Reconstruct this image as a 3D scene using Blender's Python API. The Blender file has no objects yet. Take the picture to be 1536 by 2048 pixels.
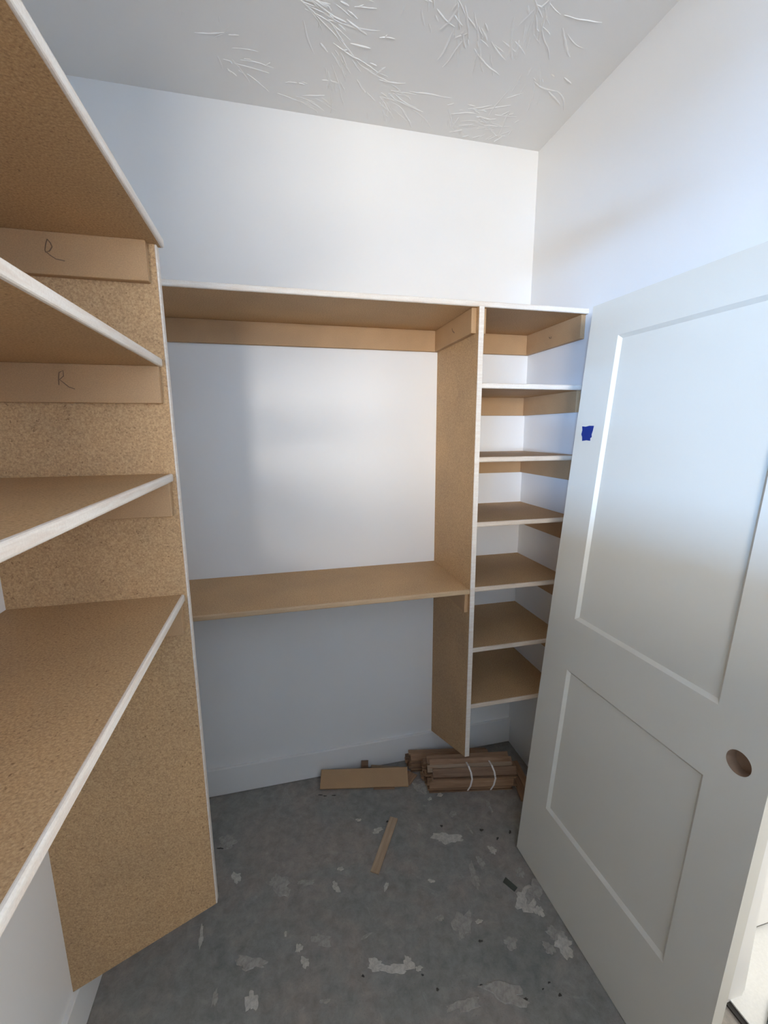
import bpy, bmesh, math, random
from mathutils import Vector, Matrix

random.seed(7)
SC = bpy.context.scene
COL = SC.collection

# ------------------------------------------------------------------ camera
FPX = 865.64                                   # focal length in pixels of the 1536 x 2048 frame
CAM = Vector((-1.1416, -1.8796, 1.6602))
YAW, PITCH, ROLL = 0.2373, -0.1844, -0.0057
FWD = Vector((math.sin(YAW) * math.cos(PITCH), math.cos(YAW) * math.cos(PITCH), math.sin(PITCH)))
R0 = Vector((math.cos(YAW), -math.sin(YAW), 0))
U0 = R0.cross(FWD)
RGT = R0 * math.cos(ROLL) + U0 * math.sin(ROLL)
UPV = U0 * math.cos(ROLL) - R0 * math.sin(ROLL)
cd = bpy.data.cameras.new('camera')
cd.sensor_fit = 'VERTICAL'
cd.sensor_height = 36.0
cd.lens = FPX / 2048 * 36.0
cd.clip_start = 0.02
cam = bpy.data.objects.new('camera', cd)
COL.objects.link(cam)
m3 = Matrix((RGT, UPV, -FWD)).transposed()
cam.matrix_world = Matrix.Translation(CAM) @ m3.to_4x4()
SC.camera = cam

# ------------------------------------------------------------------ world, lights, exposure
wd = bpy.data.worlds.new('World')
SC.world = wd
wd.use_nodes = True
wd.node_tree.nodes['Background'].inputs[0].default_value = (0.72, 0.84, 1.0, 1)
wd.node_tree.nodes['Background'].inputs[1].default_value = 0.6
SC.view_settings.view_transform = 'Standard'
SC.view_settings.look = 'None'
SC.view_settings.exposure = 0.5
SC.view_settings.gamma = 1.0
SC.view_settings.use_curve_mapping = False


def area(name, loc, target, sx, sy, power, color, spread=180):
    l = bpy.data.lights.new(name, 'AREA')
    l.shape = 'RECTANGLE'
    l.size, l.size_y = sx, sy
    l.energy = power
    l.color = color
    l.spread = math.radians(spread)
    o = bpy.data.objects.new(name, l)
    COL.objects.link(o)
    o.location = loc
    o.rotation_euler = (Vector(target) - Vector(loc)).to_track_quat('-Z', 'Y').to_euler()
    return o


# daylight from the hall behind the camera, at its far outer wall: blue sky through the small window that clears the added half wall ...
area('hall_small_window_offscreen', (-5.05, -6.95, 1.475), (-5.05, 0, 1.475), 0.9, 0.45, 620, (0.27, 0.54, 1.0))
# ... and the broad daylight that reaches the back wall
area('hall_window_offscreen', (-2.9, -6.95, 1.75), (-2.9, 0, 1.75), 1.4, 1.2, 225, (1.0, 0.935, 0.84))
# daylight of the bright room behind the right-hand doorway, at its outer wall
area('side_room_window_offscreen', (2.72, -2.0, 1.75), (0.0, -2.0, 1.55), 1.4, 1.3, 50, (1.0, 0.96, 0.90))

# ------------------------------------------------------------------ pixel helpers (only directions; distance from what is touched)


def ray(px, py):
    return FWD + RGT * ((px - 768) / FPX) + UPV * ((1024 - py) / FPX)


def on_z(px, py, z=0.0):
    d = ray(px, py)
    return CAM + d * ((z - CAM.z) / d.z)


def on_y(px, py, y):
    d = ray(px, py)
    return CAM + d * ((y - CAM.y) / d.y)


def on_x(px, py, x):
    d = ray(px, py)
    return CAM + d * ((x - CAM.x) / d.x)


# ------------------------------------------------------------------ materials
MATS = {}


def new_mat(name):
    m = bpy.data.materials.new(name)
    m.use_nodes = True
    nt = m.node_tree
    b = nt.nodes['Principled BSDF']
    MATS[name] = m
    return m, nt, b


def N(nt, t, **kw):
    n = nt.nodes.new(t)
    for k, v in kw.items():
        setattr(n, k, v)
    return n


def ramp(nt, fac, stops):
    r = N(nt, 'ShaderNodeValToRGB')
    e = r.color_ramp.elements
    while len(e) < len(stops):
        e.new(0.5)
    for i, (p, c) in enumerate(stops):
        e[i].position = p
        e[i].color = (c[0], c[1], c[2], 1)
    nt.links.new(fac, r.inputs[0])
    return r.outputs[0]


def mix(nt, a, b, fac, mode='MIX'):
    m = N(nt, 'ShaderNodeMix', data_type='RGBA', blend_type=mode)
    for sock, v in ((m.inputs[6], a), (m.inputs[7], b), (m.inputs[0], fac)):
        if isinstance(v, (int, float)):
            sock.default_value = v
        elif isinstance(v, tuple):
            sock.default_value = (v[0], v[1], v[2], 1)
        else:
            nt.links.new(v, sock)
    return m.outputs[2]


def noise(nt, scale, detail=4, rough=0.6, dist=0.0, sc3=(1, 1, 1)):
    tc = N(nt, 'ShaderNodeTexCoord')
    mp = N(nt, 'ShaderNodeMapping')
    mp.inputs['Scale'].default_value = sc3
    nt.links.new(tc.outputs['Object'], mp.inputs[0])
    n = N(nt, 'ShaderNodeTexNoise')
    n.inputs['Scale'].default_value = scale
    n.inputs['Detail'].default_value = detail
    n.inputs['Roughness'].default_value = rough
    n.inputs['Distortion'].default_value = dist
    nt.links.new(mp.outputs[0], n.inputs[0])
    return n.outputs[0]


def bump(nt, b, h, strength, dist=0.002):
    n = N(nt, 'ShaderNodeBump')
    n.inputs['Strength'].default_value = strength
    n.inputs['Distance'].default_value = dist
    nt.links.new(h, n.inputs['Height'])
    nt.links.new(n.outputs[0], b.inputs['Normal'])


def particle_board(name, base, fleck, light, rough=0.6, fleck_amt=0.6):
    m, nt, b = new_mat(name)
    n1 = noise(nt, 260, 3, 0.7)
    n2 = noise(nt, 150, 3, 0.7)
    n3 = noise(nt, 4, 3, 0.5)
    c = ramp(nt, n1, [(0.32, [x * 0.72 for x in base]), (0.5, base), (0.68, light)])
    f = ramp(nt, n2, [(0.60, (0, 0, 0)), (0.72, (fleck_amt,) * 3)])
    c = mix(nt, c, fleck, f)
    v = ramp(nt, n3, [(0.3, (0.88, 0.88, 0.88)), (0.7, (1.06, 1.04, 1.0))])
    c = mix(nt, c, v, 1.0, 'MULTIPLY')
    nt.links.new(c, b.inputs['Base Color'])
    b.inputs['Roughness'].default_value = rough
    b.inputs['Specular IOR Level'].default_value = 0.35
    bump(nt, b, n1, 0.10, 0.001)
    return m


particle_board('particle_board', (0.54, 0.345, 0.178), (0.24, 0.135, 0.06), (0.66, 0.455, 0.255))
particle_board('particle_board_coarse', (0.54, 0.345, 0.178), (0.20, 0.105, 0.045), (0.66, 0.455, 0.255), 0.6, 0.85)



def fibre_board(name, base, edge=None):
    m, nt, b = new_mat(name)
    n1 = noise(nt, 420, 2, 0.6)
    n2 = noise(nt, 9, 3, 0.5)
    c = ramp(nt, n1, [(0.35, [x * 0.9 for x in base]), (0.65, [x * 1.06 for x in base])])
    v = ramp(nt, n2, [(0.3, (0.93, 0.92, 0.91)), (0.7, (1.05, 1.04, 1.03))])
    c = mix(nt, c, v, 1.0, 'MULTIPLY')
    nt.links.new(c, b.inputs['Base Color'])
    b.inputs['Roughness'].default_value = 0.55
    b.inputs['Specular IOR Level'].default_value = 0.35
    return m


fibre_board('fibre_board', (0.47, 0.30, 0.16))


def washed_edge(name, white, wood, amt):
    m, nt, b = new_mat(name)
    n1 = noise(nt, 30, 5, 0.7, 0.4, (0.25, 0.25, 3))
    n2 = noise(nt, 300, 2, 0.6)
    f = ramp(nt, n1, [(0.40, (1, 1, 1)), (0.72, (1 - amt,) * 3)])
    c = mix(nt, wood, white, f)
    v = ramp(nt, n2, [(0.3, (0.94, 0.93, 0.92)), (0.7, (1.04, 1.04, 1.04))])
    c = mix(nt, c, v, 1.0, 'MULTIPLY')
    nt.links.new(c, b.inputs['Base Color'])
    b.inputs['Roughness'].default_value = 0.5
    return m


washed_edge('white_washed_edge', (0.78, 0.73, 0.66), (0.60, 0.45, 0.34), 0.55)
washed_edge('pale_wood_edge', (0.68, 0.58, 0.47), (0.52, 0.39, 0.28), 0.8)
washed_edge('raw_board_edge', (0.54, 0.38, 0.23), (0.44, 0.30, 0.17), 0.8)


def paint(name, col, rough, spec=0.5, relief=0.04, scale=220):
    m, nt, b = new_mat(name)
    n1 = noise(nt, scale, 3, 0.6)
    n2 = noise(nt, 2.5, 3, 0.5)
    c = ramp(nt, n2, [(0.3, [x * 0.985 for x in col]), (0.7, col)])
    nt.links.new(c, b.inputs['Base Color'])
    b.inputs['Roughness'].default_value = rough
    b.inputs['Specular IOR Level'].default_value = spec
    bump(nt, b, n1, relief, 0.001)
    return m


paint('wall_paint', (0.81, 0.805, 0.79), 0.42, 0.5, 0.05)
paint('ceiling_paint', (0.86, 0.86, 0.845), 0.8, 0.2, 0.10, 60)
paint('trim_paint', (0.80, 0.79, 0.77), 0.4)
paint('door_paint', (0.71, 0.68, 0.60), 0.42, 0.5, 0.02)


def concrete():
    m, nt, b = new_mat('concrete')
    n1 = noise(nt, 3.2, 8, 0.65, 0.6)
    n2 = noise(nt, 28, 6, 0.7, 0.3)
    n3 = noise(nt, 9, 7, 0.72, 1.2)
    n4 = noise(nt, 240, 2, 0.6)
    c = ramp(nt, n1, [(0.30, (0.225, 0.225, 0.21)), (0.45, (0.275, 0.265, 0.245)), (0.58, (0.315, 0.275, 0.245)), (0.72, (0.36, 0.34, 0.315))])
    g = ramp(nt, n2, [(0.3, (0.74, 0.76, 0.77)), (0.7, (1.22, 1.20, 1.17))])
    c = mix(nt, c, g, 1.0, 'MULTIPLY')
    p = ramp(nt, n3, [(0.60, (0, 0, 0)), (0.74, (0.6, 0.6, 0.6))])
    c = mix(nt, c, (0.47, 0.45, 0.41), p)
    s = ramp(nt, n4, [(0.62, (0, 0, 0)), (0.74, (0.6, 0.6, 0.6))])
    c = mix(nt, c, (0.12, 0.115, 0.11), s)
    nt.links.new(c, b.inputs['Base Color'])
    b.inputs['Roughness'].default_value = 0.62
    bump(nt, b, n2, 0.15, 0.002)


concrete()


def plaster(name, col):
    m, nt, b = new_mat(name)
    n1 = noise(nt, 60, 6, 0.75)
    c = ramp(nt, n1, [(0.32, [x * 0.62 for x in col]), (0.6, col)])
    nt.links.new(c, b.inputs['Base Color'])
    b.inputs['Roughness'].default_value = 0.85
    bump(nt, b, n1, 0.4, 0.002)


plaster('dried_plaster', (0.60, 0.56, 0.50))
plaster('thin_plaster', (0.42, 0.39, 0.35))
plaster('dark_grime', (0.07, 0.066, 0.06))


def cedar(name, a, b_, rough=0.65):
    m, nt, b = new_mat(name)
    n1 = noise(nt, 22, 5, 0.65, 0.8, (0.35, 6, 6))
    oi = N(nt, 'ShaderNodeObjectInfo')
    c = ramp(nt, n1, [(0.3, a), (0.7, b_)])
    v = ramp(nt, oi.outputs['Random'], [(0.0, (0.55, 0.52, 0.50)), (1.0, (1.2, 1.18, 1.15))])
    c = mix(nt, c, v, 1.0, 'MULTIPLY')
    nt.links.new(c, b.inputs['Base Color'])
    b.inputs['Roughness'].default_value = rough
    bump(nt, b, n1, 0.15, 0.001)


cedar('cedar_shim', (0.23, 0.125, 0.07), (0.40, 0.25, 0.15))
cedar('cedar_pale', (0.36, 0.25, 0.16), (0.52, 0.39, 0.27))


def plain(name, col, rough=0.5):
    m, nt, b = new_mat(name)
    n1 = noise(nt, 150, 3, 0.6)
    c = ramp(nt, n1, [(0.3, [x * 0.93 for x in col]), (0.7, col)])
    nt.links.new(c, b.inputs['Base Color'])
    b.inputs['Roughness'].default_value = rough


plain('strap_plastic', (0.80, 0.75, 0.70), 0.4)
plain('painters_tape', (0.006, 0.028, 0.22), 0.6)
plain('pencil', (0.19, 0.12, 0.075), 0.6)
plain('green_card', (0.075, 0.085, 0.07), 0.6)
plain('strip_black', (0.03, 0.027, 0.025), 0.9)  # near-black colour of the threshold strip
plain('floor_paper', (0.74, 0.74, 0.72), 0.8)
plain('teal_scrap', (0.03, 0.05, 0.05), 0.5)
plain('raw_wood', (0.34, 0.225, 0.15), 0.8)
plain('seam', (0.30, 0.29, 0.27), 0.8)

# ------------------------------------------------------------------ mesh helpers


def link(name, me, mat, parent=None):
    o = bpy.data.objects.new(name, me)
    COL.objects.link(o)
    if mat:
        me.materials.append(MATS[mat])
    if parent:
        o.parent = parent
    return o


def bm_mesh(bm, name):
    bmesh.ops.recalc_face_normals(bm, faces=bm.faces)
    me = bpy.data.meshes.new(name)
    bm.to_mesh(me)
    bm.free()
    return me


def add_box(bm, a, b):
    x0, x1 = sorted((a[0], b[0]))
    y0, y1 = sorted((a[1], b[1]))
    z0, z1 = sorted((a[2], b[2]))
    v = [bm.verts.new(p) for p in ((x0, y0, z0), (x1, y0, z0), (x1, y1, z0), (x0, y1, z0),
                                   (x0, y0, z1), (x1, y0, z1), (x1, y1, z1), (x0, y1, z1))]
    for f in ((0, 3, 2, 1), (4, 5, 6, 7), (0, 1, 5, 4), (1, 2, 6, 5), (2, 3, 7, 6), (3, 0, 4, 7)):
        bm.faces.new([v[i] for i in f])


def box(name, a, b, mat, parent=None, bev=0.0, seg=2, edges=None):
    """box between corners in world coordinates; edges(mid)->bool picks the bevelled edges"""
    bm = bmesh.new()
    add_box(bm, a, b)
    if bev:
        es = [e for e in bm.edges if edges is None or edges((e.verts[0].co + e.verts[1].co) / 2, e)]
        bmesh.ops.bevel(bm, geom=es, offset=bev, segments=seg, profile=0.5, affect='EDGES')
    return place(name, bm, mat, parent)


def boxes(name, lst, mat, parent=None):
    bm = bmesh.new()
    for a, b in lst:
        add_box(bm, a, b)
    return place(name, bm, mat, parent)


def place(name, bm, mat, parent=None):
    """object whose origin lies at the bottom centre of its mesh"""
    xs = [v.co for v in bm.verts]
    lo = Vector([min(c[i] for c in xs) for i in range(3)])
    hi = Vector([max(c[i] for c in xs) for i in range(3)])
    org = Vector(((lo.x + hi.x) / 2, (lo.y + hi.y) / 2, lo.z))
    bmesh.ops.translate(bm, verts=bm.verts, vec=-org)
    o = link(name, bm_mesh(bm, name), mat, parent)
    o.location = org - (PORG.get(parent.name, Vector()) if parent else Vector())
    PORG[o.name] = org
    return o


PORG = {}


def prism(name, poly, axis, t0, t1, mat, parent=None, bev=0.0):
    """extrude a polygon; axis 'x': poly is (y,z); 'y': (x,z); 'z': (x,y)"""
    bm = bmesh.new()

    def P(p, t):
        return {'x': (t, p[0], p[1]), 'y': (p[0], t, p[1]), 'z': (p[0], p[1], t)}[axis]
    a = [bm.verts.new(P(p, t0)) for p in poly]
    b = [bm.verts.new(P(p, t1)) for p in poly]
    bm.faces.new(a)
    bm.faces.new(b[::-1])
    n = len(poly)
    for i in range(n):
        bm.faces.new((a[i], b[i], b[(i + 1) % n], a[(i + 1) % n]))
    if bev:
        bmesh.ops.bevel(bm, geom=list(bm.edges), offset=bev, segments=1, affect='EDGES')
    return place(name, bm, mat, parent)


def thing(name, loc, label, cat, group=None):
    o = bpy.data.objects.new(name, None)
    COL.objects.link(o)
    o.location = loc
    o.empty_display_size = 0.05
    PORG[o.name] = Vector(loc)
    return tag(o, label, cat, group)


def tag(o, label, cat, group=None):
    o['label'] = label
    o['category'] = cat
    if group:
        o['group'] = group
    return o


def struct(o, label=None):
    o['kind'] = 'structure'
    if label:
        o['label'] = label
    return o


def ribbon(name, pts, nrm, w, t, mat, parent=None):
    """flat stroke along a polyline lying on a surface with the given normal"""
    bm = bmesh.new()
    nrm = Vector(nrm).normalized()
    rows = []
    for i, p in enumerate(pts):
        p = Vector(p)
        d = (Vector(pts[min(i + 1, len(pts) - 1)]) - Vector(pts[max(i - 1, 0)])).normalized()
        s = d.cross(nrm).normalized() * w / 2
        rows.append([bm.verts.new(q) for q in (p - s, p + s, p + s + nrm * t, p - s + nrm * t)])
    for a, b in zip(rows, rows[1:]):
        for k in range(4):
            bm.faces.new((a[k], a[(k + 1) % 4], b[(k + 1) % 4], b[k]))
    bm.faces.new(rows[0][::-1])
    bm.faces.new(rows[-1])
    return place(name, bm, mat, parent)


# ------------------------------------------------------------------ measurements (metres)
XL, ZC = -1.7655, 2.8293            # left wall, ceiling; right wall x = 0, back wall y = 0
YF = -2.42                          # front wall with its doorway, behind the camera
XP, YP = -1.376, -0.7667            # left upright panel
XS, XST = -1.386, -1.3643           # front edges of the left shelves
XM, DM = -0.4422, 0.4075            # partition on the back wall
ZB = 0.1388                         # baseboard
T = 0.019                           # board thickness
CH = 0.081                          # cleat height
DJ0, DJ1, DH = -1.14, -1.93, 2.075  # right-hand doorway
WT = 0.115                          # wall thickness

# ------------------------------------------------------------------ the room
floor = struct(box('floor', (-6.2, -7.3, -0.10), (3.0, 0.12, 0.0), 'concrete'))
ceiling = struct(box('ceiling', (-6.2, -7.3, ZC), (3.0, 0.12, ZC + 0.1), 'ceiling_paint'))
struct(box('wall_back', (XL - 0.12, 0.0, 0.0), (WT, 0.12, ZC), 'wall_paint'))
struct(box('wall_left', (XL - 0.12, YF, 0.0), (XL, 0.0, ZC), 'wall_paint'))
struct(boxes('wall_right', [((0, DJ0, 0), (WT, 0, ZC)), ((0, -7.2, 0), (WT, DJ1, ZC)), ((0, DJ1, DH), (WT, DJ0, ZC))], 'wall_paint'))
FD0, FD1, FDH = XL, -0.30, 2.62
struct(boxes('wall_front', [((-6.1, YF - 0.06, 0), (FD0, YF, ZC)), ((FD1, YF - 0.06, 0), (0, YF, ZC)), ((FD0, YF - 0.06, FDH), (FD1, YF, ZC))], 'wall_paint'))
# hall behind the camera
HW0, HW1, HZ0, HZ1 = -5.52, -4.58, 1.25, 1.70
struct(boxes('wall_hall_far', [((-6.1, -7.2, 0), (HW0, -7.08, ZC)), ((HW1, -7.2, 0), (0, -7.08, ZC)),
                               ((HW0, -7.2, 0), (HW1, -7.08, HZ0)), ((HW0, -7.2, HZ1), (HW1, -7.08, ZC))], 'wall_paint'))
struct(box('wall_hall_left', (-6.2, -7.2, 0), (-6.1, YF - 0.06, ZC), 'wall_paint'))
struct(box('half_wall_blocker', (-3.2, -2.80, 0), (0.0, -2.68, 1.42), 'wall_paint'))  # unseen half wall, added to keep the hall daylight off the lower surfaces
struct(box('soffit_blocker', (-6.1, -4.6, 1.80), (-2.85, -4.45, ZC), 'wall_paint'))  # unseen soffit, added to cut off the top of the blue light band
# room behind the right-hand doorway
struct(boxes('wall_side_room', [((WT, -1.035, 0.024), (2.9, -0.92, ZC)), ((WT, -0.985, 0), (2.9, -0.92, 0.024)), ((2.8, -4.6, 0), (2.9, -1.035, ZC)), ((WT, -4.7, 0), (2.9, -4.6, ZC))], 'wall_paint'))

# baseboards
struct(box('baseboard_back', (XL, -0.014, 0.004), (0, 0, ZB), 'trim_paint', None, 0.003, 2,
           lambda m, e: m.z > ZB - 0.001 and m.y < -0.01))
struct(box('baseboard_left', (XL, YF, 0.004), (XL + 0.014, -0.014, ZB), 'trim_paint', None, 0.003, 2,
           lambda m, e: m.z > ZB - 0.001 and m.x > XL + 0.01))
# doorway lining and casings
struct(boxes('trim_1', [((-0.001, DJ0 - 0.018, 0), (WT + 0.001, DJ0, DH)), ((-0.001, DJ1, 0), (WT + 0.001, DJ1 + 0.018, DH)),
                        ((-0.001, DJ1, DH - 0.018), (WT + 0.001, DJ0, DH))], 'trim_paint'), 'white lining of the right-hand doorway')
struct(boxes('trim_2', [((WT, DJ0 - 0.012, 0.014), (WT + 0.018, DJ0 + 0.06, DH + 0.06)), ((WT, DJ1 - 0.06, 0.014), (WT + 0.018, DJ1 + 0.012, DH + 0.06)),
                        ((WT, DJ1 + 0.012, DH - 0.012), (WT + 0.018, DJ0 - 0.012, DH + 0.06))], 'trim_paint'), 'white casing of the doorway in the side room')

# side room floor covering and the near-black strip along the threshold
struct(box('floor_side_room', (0.072, -4.6, 0.0), (2.8, -1.03, 0.011), 'floor_paper'), 'white covered floor of the side room')
struct(box('trim_3', (0.056, DJ1 + 0.018, 0.0), (0.072, DJ0 - 0.018, 0.006), 'strip_black'), 'dark strip along the threshold of the doorway')


# ceiling: trowelled plaster ridges stamped in fans
def trowel_ridges():
    """long curved skip-trowel ridges: fans of strokes that spring from a common root"""
    bm = bmesh.new()
    rnd = random.Random(21)

    def stroke(x, y, a, L, w, h, curv, fork=True):
        st = max(6, int(L / 0.012))
        rows = []
        for s_ in range(st + 1):
            f = s_ / st
            e = min(1.0, math.sin(math.pi * (0.05 + 0.90 * f)) ** 0.5 * (0.75 + 0.5 * rnd.random()))
            if not (XL + 0.012 < x < -0.012 and -1.9 < y < -0.014):
                break
            sx, sy = -math.sin(a) * w / 2 * e, math.cos(a) * w / 2 * e
            rows.append([bm.verts.new(p) for p in ((x - sx, y - sy, ZC + 0.0004), (x - sx * 0.75, y - sy * 0.75, ZC - h * e),
                                                   (x + sx * 0.1, y + sy * 0.1, ZC - h * e * 0.8), (x + sx, y + sy, ZC + 0.0004))])
            if fork and rnd.random() < 0.045:
                stroke(x, y, a + rnd.choice((-1, 1)) * rnd.uniform(0.35, 0.9), L * rnd.uniform(0.15, 0.4), w * 0.8, h * 0.9, curv, False)
            x += math.cos(a) * L / st
            y += math.sin(a) * L / st
            a += curv * L / st + rnd.uniform(-0.13, 0.13)
        for p, q in zip(rows, rows[1:]):
            for c in range(3):
                bm.faces.new((p[c], p[c + 1], q[c + 1], q[c]))

    fans = [(-1.02, -0.46, 0.2, 1.0, 26, 1.1), (-0.92, -0.30, 0.9, 0.9, 24, 1.2), (-0.55, -0.52, 1.1, 0.8, 26, 1.2), (-0.40, -0.60, 0.9, 0.7, 20, 1.2), (-0.20, -0.12, 2.6, 1.3, 30, 0.8),
            (-0.45, -0.16, 0.3, 1.2, 22, 0.7), (-0.75, -0.18, 0.6, 1.1, 22, 1.0), (-1.30, -0.22, 0.3, 1.2, 16, 0.7), (-1.25, -0.52, 2.5, 1.0, 18, 0.9), (-0.72, -0.62, 0.7, 1.2, 24, 1.2),
            (-0.25, -0.38, 1.0, 0.9, 16, 0.9), (-1.05, -0.12, 0.1, 1.0, 14, 0.7)]
    for i in range(5):
        for j in range(4):
            fans.append((XL + 0.2 + i * 0.34 + rnd.uniform(-0.1, 0.1), -0.80 - j * 0.30 + rnd.uniform(-0.1, 0.1), rnd.uniform(0, 6.3), rnd.uniform(0.7, 1.3), 20, 1.0))
    for fx_, fy_, a0, sp, n, k in fans:
        for _ in range(n):
            a = a0 + rnd.gauss(0, 0.45) * sp
            r0 = rnd.uniform(0.0, 0.16)
            L = rnd.choice((rnd.uniform(0.02, 0.06), rnd.uniform(0.04, 0.16))) * k
            stroke(fx_ + math.cos(a) * r0 + rnd.uniform(-0.045, 0.045), fy_ + math.sin(a) * r0 + rnd.uniform(-0.045, 0.045), a, L,
                   rnd.uniform(0.0045, 0.0115), rnd.uniform(0.0008, 0.0022) * (0.7 + 0.5 * k), rnd.uniform(-2.5, 2.5))
    for f in bm.faces:
        f.smooth = True
    o = place('trowel_ridges', bm, 'ceiling_paint', ceiling)
    o['kind'] = 'stuff'


trowel_ridges()


# ------------------------------------------------------------------ shelving
def cleat(parent, a, b):
    return box('cleat', a, b, 'fibre_board', parent, 0.0012, 1)


def shelf_y(parent, x0, x1, yb, yf, z, board='particle_board', edge='white_washed_edge'):
    """shelf with its back at yb and its front edge at yf (towards -y); z is the underside"""
    box('board', (x0, yf + 0.006, z), (x1, yb, z + T), board, parent)
    box('front_edge', (x0, yf, z), (x1, yf + 0.006, z + T), edge, parent, 0.0045, 3,
        lambda m, e: m.y < yf + 0.001 and abs(e.verts[0].co.x - e.verts[1].co.x) > 0.1)


def shelf_x(parent, y0, y1, xb, xf, z, board='particle_board_coarse', edge='white_washed_edge'):
    box('board', (xb, y0, z), (xf - 0.006, y1, z + T), board, parent)
    box('front_edge', (xf - 0.006, y0, z), (xf, y1, z + T), edge, parent, 0.0045, 3,
        lambda m, e: m.x > xf - 0.001 and abs(e.verts[0].co.y - e.verts[1].co.y) > 0.1)


ZT = 2.083
# partition
pt = thing('upright_panel', (XM + T / 2, -DM / 2, ZB), 'tall particleboard divider on the back wall with a slanted bottom end', 'panel')
prism('board', [(-0.0, ZB), (-DM + 0.004, 0.3143), (-DM + 0.004, ZT - 0.0005), (0, ZT - 0.0005)], 'x', XM, XM + T, 'particle_board', pt)
prism('front_edge', [(-DM + 0.004, 0.3143), (-DM, 0.316), (-DM, ZT - 0.0005), (-DM + 0.004, ZT - 0.0005)], 'x', XM, XM + T, 'white_washed_edge', pt, 0.0008)

# long top shelf on the back wall
s = thing('closet_shelf', ((XL + 0) / 2, -0.2, ZT), 'long high particleboard shelf along the back wall with a white front edge', 'shelf')
shelf_y(s, XL, -0.0005, 0, -0.400, ZT)
cleat(s, (XL, -T, ZT - CH - 0.004), (XM, 0, ZT))
cleat(s, (XM + T, -T, ZT - CH - 0.004), (-T, 0, ZT))
pc = cleat(s, (XM - T, -0.385, ZT - CH - 0.004), (XM, -T, ZT - 0.0005))
cleat(s, (XM + T, -0.383, ZT - CH - 0.004), (XM + 2 * T, -T, ZT - 0.0005))
rc = cleat(s, (-T, -0.385, ZT - CH - 0.004), (-0.0005, 0, ZT))

# lower shelf of the hanging bay
ZM = 1.0507
s = thing('closet_shelf', ((XL + XM) / 2, -0.2, ZM - T), 'wide low particleboard shelf between the coarse side panel and the tall divider', 'shelf')
shelf_y(s, XL, XM, 0, -0.401, ZM - T, 'particle_board', 'raw_board_edge')
cleat(s, (XL, -T, ZM - T - 0.06), (XM, 0, ZM - T))
cleat(s, (XM - 0.014, -0.388, ZM - T - 0.078), (XM, -T, ZM - T))

# narrow shelves right of the divider
ORD = ['first', 'second', 'third', 'fourth', 'fifth', 'sixth']
for i, zt in enumerate((1.8284, 1.5642, 1.3186, 1.0592, 0.8026, 0.5517)):
    z = zt - T
    s = thing('closet_shelf', (XM / 2, -0.2, z), 'short particleboard shelf right of the tall divider, %s below the long top shelf' % ORD[i], 'shelf',
              'short shelves right of the divider')
    shelf_y(s, XM + T, -0.0005, 0, -0.405, z, 'particle_board', 'white_washed_edge' if i == 0 else 'pale_wood_edge')
    cleat(s, (XM + T, -0.378, z - CH), (XM + 2 * T - 0.004, -T, z))
    cleat(s, (XM + 2 * T - 0.004, -T, z - CH), (-T, 0, z))
    cleat(s, (-T, -0.390, z - CH), (-0.0005, 0, z))

# left upright panel
ZPR, ZS1 = 0.3184, 2.0607
pl = thing('upright_panel', ((XL + XP) / 2, YP + T / 2, ZB), 'coarse brown particleboard side panel of the left shelves with a slanted bottom', 'panel')
prism('board', [(XL, ZB), (XP - 0.004, ZPR - 0.0018), (XP - 0.004, ZS1 - 0.0005), (XL, ZS1 - 0.0005)], 'y', YP, YP + T, 'particle_board_coarse', pl)
prism('front_edge', [(XP - 0.004, ZPR - 0.0018), (XP, ZPR), (XP, ZS1 - 0.0005), (XP - 0.004, ZS1 - 0.0005)], 'y', YP, YP + T, 'white_washed_edge', pl, 0.0008)

YE = YF + 0.004
left_cleats = []
for i, (z, xf, lab) in enumerate((
        (ZS1, XST, 'topmost shelf along the left wall, resting on the coarse side panel'),
        (1.8248 - T, XS, 'left wall shelf directly under the topmost one, with a white rounded edge'),
        (1.5645 - T, XS, 'left wall shelf third from the top, between two other long shelves'),
        (1.2632 - T, XS, 'lowest long shelf along the left wall with a speckled brown top'))):
    s = thing('closet_shelf', ((XL + xf) / 2, (YP + YE) / 2, z), lab, 'shelf')
    shelf_x(s, YE, YP + T if i == 0 else YP - 0.0005, XL + 0.0005, xf, z)
    left_cleats.append(cleat(s, (XL, YP - T, z - CH), (-1.3935 if i == 0 else -1.3915, YP - 0.0005, z)))
    cleat(s, (XL, YE, z - CH), (XL + T, YP - T, z))

# pencil marks on the cleats
yc = YP - T - 0.0006


def mark(px, parent, f, nrm, w=0.0018):
    ribbon('pencil_mark', [f(x, y) for x, y in px], nrm, w, 0.0002, 'pencil', parent)


fy = lambda x, y: on_y(x, y, yc)
mark([(94, 478), (91, 490), (90, 500), (92, 505)], left_cleats[0], fy, (0, -1, 0))
mark([(94, 478), (101, 486), (104, 494), (99, 502), (93, 504), (101, 511), (112, 518), (130, 522)], left_cleats[0], fy, (0, -1, 0))
mark([(118, 745), (117, 757), (118, 770)], left_cleats[1], fy, (0, -1, 0))
mark([(118, 745), (126, 741), (127, 752), (119, 759), (128, 766), (138, 774), (150, 778)], left_cleats[1], fy, (0, -1, 0))
fx = lambda x, y: on_x(x, y, XM - T - 0.0006)
mark([(904, 657), (905, 662), (909, 666)], pc, fx, (-1, 0, 0), 0.0035)
fx = lambda x, y: on_x(x, y, -T - 0.0006)
mark([(1098, 674), (1100, 677), (1103, 676), (1102, 673)], rc, fx, (-1, 0, 0), 0.003)

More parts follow.
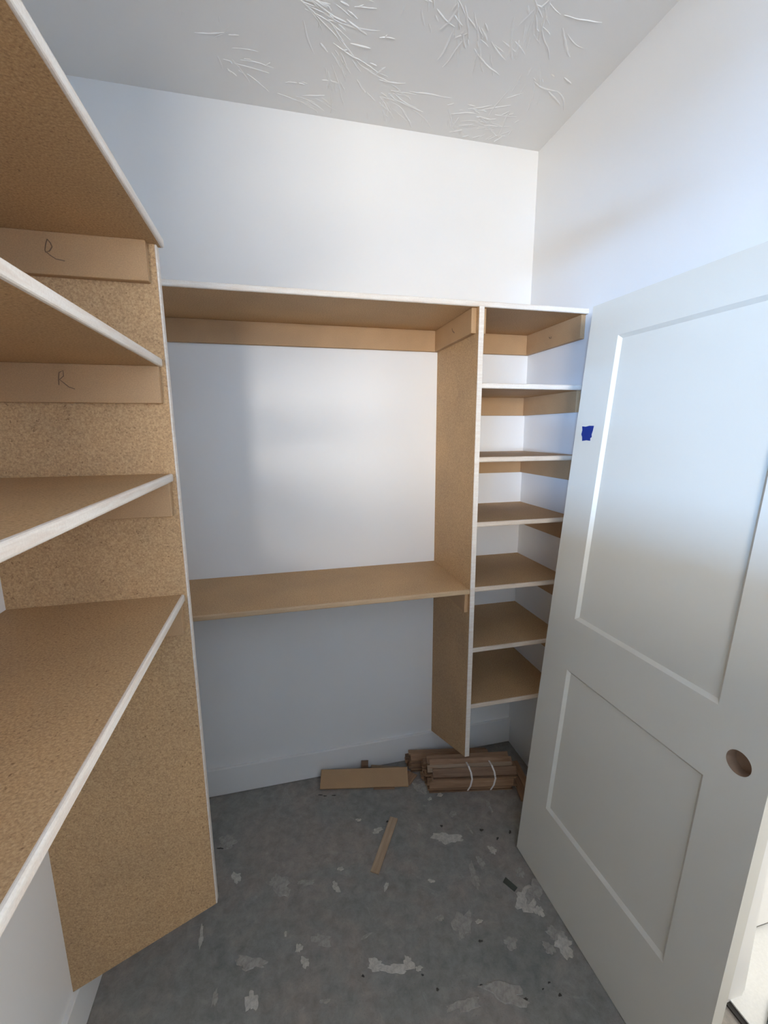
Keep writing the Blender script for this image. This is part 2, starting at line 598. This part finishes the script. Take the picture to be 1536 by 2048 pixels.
# ------------------------------------------------------------------ door slab leaning on the right wall
DW, DHH, DT = 0.7414, 2.0621, 0.035
TILT = 0.0815
ANG = -1.5373
dS = Vector((math.cos(ANG), math.sin(ANG), 0))
dn = Vector((-dS.y, dS.x, 0))
dU = dn * math.sin(TILT) + Vector((0, 0, math.cos(TILT)))
dN = dS.cross(dU)                       # points away from the wall side? fixed below
if dN.x > 0:
    dN = -dN
DO = Vector((-0.280, -0.5705, DT * math.sin(TILT) + 0.0005))
door = thing('door_slab', DO, 'pale two-panel door slab leaning against the right wall, knob hole drilled through', 'door')
DM4 = Matrix((dS, dU, dN)).transposed().to_4x4()
door.matrix_world = Matrix.Translation(DO) @ DM4
# local frame: x along the width, y up the slab, z out of the visible face (0 = face, -DT = back)


def dpart(name, bm, mat):
    o = link(name, bm_mesh(bm, name), mat, door)
    return o


def dbox(name, a, b, mat='door_paint'):
    bm = bmesh.new()
    add_box(bm, a, b)
    return dpart(name, bm, mat)


RA, RB = 0.1268, 0.6139
ZZ = (0.2969, 0.8467, 1.0307, 1.9481)
HS, HZc, HR = 0.678, 0.9312, 0.027
dbox('stile', (0, 0, -DT), (RA, DHH, 0))
dbox('rail', (RA, 0, -DT), (RB, ZZ[0], 0))
dbox('rail', (RA, ZZ[1], -DT), (RB, ZZ[2], 0))
dbox('rail', (RA, ZZ[3], -DT), (RB, DHH, 0))
# latch stile with the bored hole
bm = bmesh.new()
K = 40
sx0, sx1, sy0, sy1 = RB, DW, HZc - 0.06, HZc + 0.06


def sq(a):
    c, s_ = math.cos(a), math.sin(a)
    cx, cy = (sx0 + sx1) / 2, (sy0 + sy1) / 2
    hx, hy = (sx1 - sx0) / 2, (sy1 - sy0) / 2
    k = 1 / max(abs(c), abs(s_))
    return cx + hx * c * k, cy + hy * s_ * k


loops = {}
for z in (0, -DT):
    loops[z] = ([bm.verts.new((HS + HR * math.cos(2 * math.pi * i / K), HZc + HR * math.sin(2 * math.pi * i / K), z)) for i in range(K)],
                [bm.verts.new((*sq(2 * math.pi * i / K), z)) for i in range(K)])
for i in range(K):
    j = (i + 1) % K
    for z in (0, -DT):
        a, b = loops[z]
        bm.faces.new((a[i], a[j], b[j], b[i]))
    bm.faces.new((loops[0][1][i], loops[0][1][j], loops[-DT][1][j], loops[-DT][1][i]))
add_box(bm, (RB, 0, -DT), (DW, sy0, 0))
add_box(bm, (RB, sy1, -DT), (DW, DHH, 0))
dpart('stile', bm, 'door_paint')
bm = bmesh.new()
ri = [[bm.verts.new((HS + HR * 0.995 * math.cos(2 * math.pi * i / K), HZc + HR * 0.995 * math.sin(2 * math.pi * i / K), z)) for i in range(K)] for z in (-0.0005, -DT + 0.003)]
ro = [[bm.verts.new((HS + HR * math.cos(2 * math.pi * i / K), HZc + HR * math.sin(2 * math.pi * i / K), z)) for i in range(K)] for z in (-0.0005, -DT + 0.003)]
for i in range(K):
    j = (i + 1) % K
    bm.faces.new((ri[0][i], ri[0][j], ri[1][j], ri[1][i]))
    bm.faces.new((ri[0][i], ri[0][j], ro[0][j], ro[0][i]))
bm.faces.new(ri[1])
dpart('bore_hole', bm, 'raw_wood')['label'] = 'raw wood inside of the knob hole'
# recessed panels with sloped sides
for z0, z1 in ((ZZ[0], ZZ[1]), (ZZ[2], ZZ[3])):
    bm = bmesh.new()
    dp, bw = 0.0095, 0.010
    for sgn, zf in ((1, 0.0), (-1, -DT)):
        zi = zf - dp * sgn
        o_ = [bm.verts.new(p) for p in ((RA, z0, zf), (RB, z0, zf), (RB, z1, zf), (RA, z1, zf))]
        i_ = [bm.verts.new(p) for p in ((RA + bw, z0 + bw, zi), (RB - bw, z0 + bw, zi), (RB - bw, z1 - bw, zi), (RA + bw, z1 - bw, zi))]
        for k in range(4):
            bm.faces.new((o_[k], o_[(k + 1) % 4], i_[(k + 1) % 4], i_[k]))
        bm.faces.new(i_)
    dpart('panel', bm, 'door_paint')

# blue tape on the door
bm = bmesh.new()
tp = [(0.0285, 1.675), (0.046, 1.6735), (0.062, 1.6765), (0.083, 1.676), (0.081, 1.660), (0.078, 1.648), (0.0805, 1.640), (0.0745, 1.636), (0.076, 1.6275), (0.058, 1.629), (0.0385, 1.6265), (0.036, 1.640), (0.030, 1.648), (0.0325, 1.662)]
lo = [bm.verts.new((x, y, 0.0002)) for x, y in tp]
hi = [bm.verts.new((x, y, 0.0006)) for x, y in tp]
bm.faces.new(hi)
bm.faces.new(lo[::-1])
for i in range(len(tp)):
    j = (i + 1) % len(tp)
    bm.faces.new((lo[i], lo[j], hi[j], hi[i]))
tape = link('tape_piece', bm_mesh(bm, 'tape_piece'), 'painters_tape')
tape.matrix_world = Matrix.Translation(DO) @ DM4
tag(tape, 'small torn piece of blue tape stuck on the leaning door', 'tape')


# ------------------------------------------------------------------ wood on the floor
def shim_mesh(L, w, t0, t1, name='shim'):
    """wedge: length L along x, width w along y, thickness t0 to t1"""
    bm = bmesh.new()
    v = [bm.verts.new(p) for p in ((-L / 2, -w / 2, 0), (L / 2, -w / 2, 0), (L / 2, w / 2, 0), (-L / 2, w / 2, 0),
                                   (-L / 2, -w / 2, t0), (L / 2, -w / 2, t1), (L / 2, w / 2, t1), (-L / 2, w / 2, t0))]
    for f in ((0, 3, 2, 1), (4, 5, 6, 7), (0, 1, 5, 4), (1, 2, 6, 5), (2, 3, 7, 6), (3, 0, 4, 7)):
        bm.faces.new([v[i] for i in f])
    return bm_mesh(bm, name)


def set_mat(me, mat):
    if not me.materials:
        me.materials.append(MATS[mat])
    return me


ME_A = set_mat(shim_mesh(0.395, 0.036, 0.0075, 0.0035), 'cedar_shim')
ME_P = set_mat(shim_mesh(0.40, 0.030, 0.0085, 0.0065), 'cedar_pale')
ME_B = set_mat(shim_mesh(0.395, 0.036, 0.0085, 0.0085), 'cedar_shim')


def shim(parent, me, loc, rx=0.0, rz=0.0, ry=0.0, name='shim'):
    o = bpy.data.objects.new(name, me)
    COL.objects.link(o)
    if parent:
        o.parent = parent
    o.location = loc
    o.rotation_euler = (rx, ry, rz)
    return o


def bundle(loc, rz, section, seed, label, straps, H, D):
    """section: (y, z, tilt, flat?) of each shim in the cross-section of the bundle"""
    r = random.Random(seed)
    t = thing('shim_bundle', loc, label, 'wood bundle')
    t.rotation_euler = (0, 0, rz)
    for n_, (y, z, rx) in enumerate(section):
        dx = r.uniform(-0.014, 0.014) - 0.28 * (y + D / 2)
        fl = math.pi if r.random() < 0.5 else 0.0
        shim(t, ME_P if n_ in (9, 13) and straps else (ME_A if r.random() < 0.5 else ME_B), (dx, y, z), -rx if fl else rx, r.uniform(-0.016, 0.016) + fl, r.uniform(-0.008, 0.008))
    for sx in straps:
        pts = []
        for (yy, zz) in ((-D / 2 - 0.004, 0.001), (-D / 2 - 0.009, H * 0.3), (-D / 2 - 0.008, H * 0.62), (-D / 2 + 0.004, H * 0.86), (-D / 2 + 0.025, H + 0.003), (0, H + 0.007), (D / 2 - 0.02, H + 0.004), (D / 2 + 0.004, H * 0.8), (D / 2 + 0.004, 0.001)):
            pts.append(Vector((sx + 0.020 * math.sin(zz / H * 2.2) - 0.20 * (yy + D / 2), yy, zz)))
        bm = bmesh.new()
        rowsv = []
        for i, p in enumerate(pts):
            d = (pts[min(i + 1, len(pts) - 1)] - pts[max(i - 1, 0)]).normalized()
            n = Vector((0, -d.z, d.y))
            q = [p - Vector((0.0038, 0, 0)), p + Vector((0.0038, 0, 0))]
            rowsv.append([bm.verts.new(q[0]), bm.verts.new(q[1]), bm.verts.new(q[1] + n * -0.0012), bm.verts.new(q[0] + n * -0.0012)])
        for a, b in zip(rowsv, rowsv[1:]):
            for k in range(4):
                bm.faces.new((a[k], a[(k + 1) % 4], b[(k + 1) % 4], b[k]))
        link('strap', bm_mesh(bm, 'strap'), 'strap_plastic', t)['label'] = 'white plastic tie strap'
    return t


w_ = 0.0365
SEC = []
for k in range(3):                                   # flat shims at the foot of the front
    SEC.append((-0.044 + 0.003 * (k % 2), 0.0086 * k, 0.0))
SEC.append((-0.0565, 0.026 + 0.018, math.pi / 2))    # one on edge
SEC.append((-0.0475, 0.026 + 0.018, math.pi / 2))
SEC.append((-0.0385, 0.026 + 0.018, math.pi / 2))
SEC.append((-0.046, 0.0625, 0.05))                   # flat, jutting out
SEC.append((-0.043, 0.0715, 0.10))
for k in range(4):                                   # leaning back over the top
    SEC.append((-0.040 + 0.017 * k, 0.087 + 0.0095 * k, 0.95 - 0.13 * k))
for c in range(2):                                   # the columns behind
    for k in range(10):
        SEC.append((-0.006 + 0.037 * c, 0.0086 * k, 0.0))
SEC.append((0.030, 0.092, -0.15))
SEC.append((0.014, 0.101, 0.10))
bundle((-0.318, -0.212, 0.0005), -0.19, SEC, 3, 'bundle of thin brown cedar shims tied with two white straps', (-0.030, 0.080), 0.108, 0.115)
SEC2 = [(-0.018 + 0.037 * c, 0.0086 * k, 0.0) for c in range(2) for k in range(6)] + [(-0.010, 0.056, 0.3), (0.012, 0.060, -0.1)]
bundle((-0.372, -0.088, 0.0005), -0.17, SEC2, 9, 'lower bundle of cedar shims behind the strapped one at the baseboard', (), 0.055, 0.074)

# loose shims by the right wall
for i, (p0, p1, z) in enumerate((((1046, 1588), (1030, 1548), 0.0005), ((1056, 1578), (1036, 1540), 0.0095))):
    a, b = on_z(*p0), on_z(*p1)
    c = (a + b) / 2
    me = set_mat(shim_mesh(0.20, 0.034, 0.0085, 0.0085), 'cedar_shim')
    o = shim(None, me, (c.x - 0.005, c.y, z), 0, math.atan2((b - a).y, (b - a).x), 0, 'wood_shim')
    tag(o, ('short cedar shim lying on the floor by the right wall beside the strapped bundle',
            'short cedar shim lying across another shim beside the leaning door')[i], 'shim')

# single shim in the middle of the floor
a, b = on_z(749, 1747), on_z(788, 1638)
c = (a + b) / 2
me = set_mat(shim_mesh((b - a).length, 0.034, 0.004, 0.008), 'cedar_pale')
o = shim(None, me, (c.x, c.y, 0.0006), 0, math.atan2((b - a).y, (b - a).x), 0, 'wood_shim')
tag(o, 'single pale wood shim lying alone in the middle of the concrete floor', 'shim')

# cleat offcut propped on scraps by the back wall
B0, B1 = on_z(640, 1582), on_z(817, 1576)
dx = (B1 - B0).normalized()
dn2 = Vector((-dx.y, dx.x, 0))
aa = 0.50
dup = dn2 * math.cos(aa) + Vector((0, 0, math.sin(aa)))
dnn = dx.cross(dup).normalized()
bm = bmesh.new()
add_box(bm, (0, 0, -0.012), ((B1 - B0).length, 0.083, 0))
bmesh.ops.bevel(bm, geom=list(bm.edges), offset=0.001, segments=1, affect='EDGES')
ob = link('board_offcut', bm_mesh(bm, 'board_offcut'), 'fibre_board')
ob.matrix_world = Matrix.Translation(B0 + Vector((0, 0, 0.0115))) @ Matrix((dx, dup, dnn)).transposed().to_4x4()
tag(ob, 'smooth brown board offcut propped up by the back baseboard', 'board')

scr = []
for i, (px, py, L, w, rz, z, lab) in enumerate((
        (768, 1573, 0.10, 0.036, -0.20, 0.0005, 'short wood scrap poking out from under the front of the board offcut'),
        (818, 1557, 0.070, 0.050, 0.75, 0.0005, 'pointed wood scrap poking out from under the end of the board offcut'),
        (752, 1545, 0.30, 0.034, -0.14, 0.0005, 'long thin shim lying behind the board offcut along the baseboard'),
        (770, 1541, 0.14, 0.030, -0.30, 0.0095, 'short pale shim lying on top of the scraps behind the board offcut'))):
    p = on_z(px, py)
    me = set_mat(shim_mesh(L, w, 0.0085, 0.0065), 'cedar_shim' if i != 3 else 'cedar_pale')
    y = min(p.y, -0.014 - w / 2 - abs(math.sin(rz)) * L / 2 - 0.002)
    o = shim(None, me, (p.x, y, z), 0, rz, 0, 'wood_scrap')
    tag(o, lab, 'wood scrap')
p = on_z(742, 1531)
o = shim(None, set_mat(shim_mesh(0.034, 0.030, 0.052, 0.052), 'cedar_shim'), (-0.800, -0.034, 0.0005), 0, -0.2, 0, 'wood_block')
tag(o, 'small wood block standing between board offcut and baseboard', 'wood block')

# dark green card scrap on the floor
p = on_z(1020, 1768)
bm = bmesh.new()
pts = [on_z(*q) - p for q in ((1011, 1755), (1035, 1776), (1029, 1784), (1006, 1765))]
lo = [bm.verts.new((q.x, q.y, 0.0005)) for q in pts]
hi = [bm.verts.new((q.x, q.y, 0.0025)) for q in pts]
bm.faces.new(hi)
bm.faces.new(lo[::-1])
for i in range(4):
    bm.faces.new((lo[i], lo[(i + 1) % 4], hi[(i + 1) % 4], hi[i]))
o = link('card_scrap', bm_mesh(bm, 'card_scrap'), 'green_card')
o.location = p
tag(o, 'small dark green rectangular scrap on the floor near the leaning door', 'scrap')
# dark scrap in the doorway
bm = bmesh.new()
add_box(bm, (-0.05, -0.03, 0), (0.05, 0.03, 0.008))
bmesh.ops.bevel(bm, geom=list(bm.edges), offset=0.002, segments=1, affect='EDGES')
o = link('card_scrap', bm_mesh(bm, 'card_scrap'), 'teal_scrap')
o.location = (0.158, -1.236, 0.0115)
o.rotation_euler = (0, 0, 0.5)
tag(o, 'dark scrap on the white floor of the side room at the doorway', 'scrap')


# ------------------------------------------------------------------ plaster splats dried on the concrete
def splat(px, py, hw, hh, mat, seed, rot=0.0, jag=0.35):
    hz = 0.0006 + 0.00004 * (seed % 100)
    r = random.Random(seed)
    c = on_z(px, py)
    n = 26
    bm = bmesh.new()
    ph = [r.uniform(0, 6.28) for _ in range(5)]
    ring, ring2 = [], []
    for i in range(n):
        a = 2 * math.pi * i / n
        k = 1 + jag * (0.5 * math.sin(2 * a + ph[0]) + 0.4 * math.sin(3 * a + ph[1]) + 0.35 * math.sin(5 * a + ph[2]) + 0.3 * math.sin(9 * a + ph[3])) + r.uniform(-0.12, 0.12)
        ux, uy = hw * k * math.cos(a), hh * k * math.sin(a)
        qx, qy = ux * math.cos(rot) - uy * math.sin(rot), ux * math.sin(rot) + uy * math.cos(rot)
        w = on_z(px + qx, py + qy) - c
        ring.append(bm.verts.new((w.x, w.y, 0.0001)))
        ring2.append(bm.verts.new((w.x * 0.9, w.y * 0.9, hz)))
    for i in range(n):
        j = (i + 1) % n
        bm.faces.new((ring[i], ring[j], ring2[j], ring2[i]))
    bm.faces.new(ring2)
    o = link('plaster_splat', bm_mesh(bm, 'plaster_splat'), mat, floor)
    o.location = c - PORG[floor.name]


SPL = [(895, 1676, 28, 11, 0, 0), (755, 1661, 11, 5, 0, -.3), (473, 1755, 9, 11, 0, .3), (613, 1765, 17, 6, 1, -.2), (672, 1774, 6, 12, 0, -.3),
       (863, 1762, 8, 3, 0, .1), (948, 1752, 8, 24, 1, -.3), (925, 1847, 17, 30, 1, .1), (644, 1881, 18, 13, 1, .2), (598, 1896, 6, 10, 0, .4),
       (610, 1925, 9, 10, 0, 0), (752, 1930, 18, 12, 0, 0), (790, 1937, 34, 10, 0, .1), (818, 1925, 9, 14, 0, -.3), (503, 2003, 12, 21, 0, .15), (402, 1874, 4, 21, 0, .15),
       (1022, 1886, 14, 12, 1, 0), (430, 1997, 5, 20, 1, .2), (455, 1684, 20, 12, 1, -.2), (1052, 1800, 24, 22, 0, .6), (1068, 1782, 16, 26, 1, .3), (1078, 1822, 8, 13, 0, -.5),
       (1112, 1868, 22, 12, 1, .7), (1128, 1893, 24, 16, 0, .8), (1098, 1896, 16, 9, 1, .5), (962, 1725, 7, 12, 1, -.4), (978, 1612, 4, 13, 1, -.5),
       (985, 1700, 9, 6, 0, .4), (1040, 1746, 10, 9, 1, .2), (880, 1836, 9, 6, 1, .2), (958, 1843, 7, 4, 0, 0), (681, 1738, 6, 4, 0, 0), (906, 1628, 6, 6, 1, 0),
       (772, 1773, 4, 9, 0, .2), (733, 1872, 12, 3, 1, -.5), (571, 1868, 3, 5, 0, 0), (838, 1937, 7, 5, 0, 0), (650, 2003, 10, 5, 1, -.4), (717, 1640, 5, 3, 0, 0),
       (940, 1660, 12, 2, 1, .9), (880, 1590, 6, 3, 0, 0), (860, 1598, 4, 3, 0, 0), (845, 1575, 20, 10, 1, .3), (560, 1770, 24, 18, 1, .4), (500, 1925, 30, 14, 1, .2), (1010, 1985, 50, 18, 1, .3), (930, 2010, 30, 14, 1, -.3)]
for i, (x, y, w, h, k, r) in enumerate(SPL):
    splat(x, y, w, h, ('dried_plaster', 'thin_plaster')[k], 100 + i, r)
for i, (x, y, w, h) in enumerate(((1098, 1965, 2.4, 2.4), (1086, 1978, 2, 2), (1120, 1990, 4, 3), (961, 1882, 4, 2.5), (845, 1950, 2.5, 2.5), (726, 1952, 2.5, 3), (995, 1677, 2, 3),
                                  (1020, 1664, 2.5, 3), (963, 1660, 5, 2), (883, 1652, 3, 2), (641, 1590, 4, 1), (650, 1592, 3, 1), (668, 1591, 4, 1), (1050, 2000, 7, 4), (962, 1971, 3, 3), (875, 1979, 3, 3), (441, 1697, 7, 1.3), (449, 1694, 1.3, 4), (775, 1643, 2.5, 2))):
    splat(x, y, w, h, 'dark_grime', 400 + i)

SC.cycles.max_bounces = 10
SC.cycles.diffuse_bounces = 6
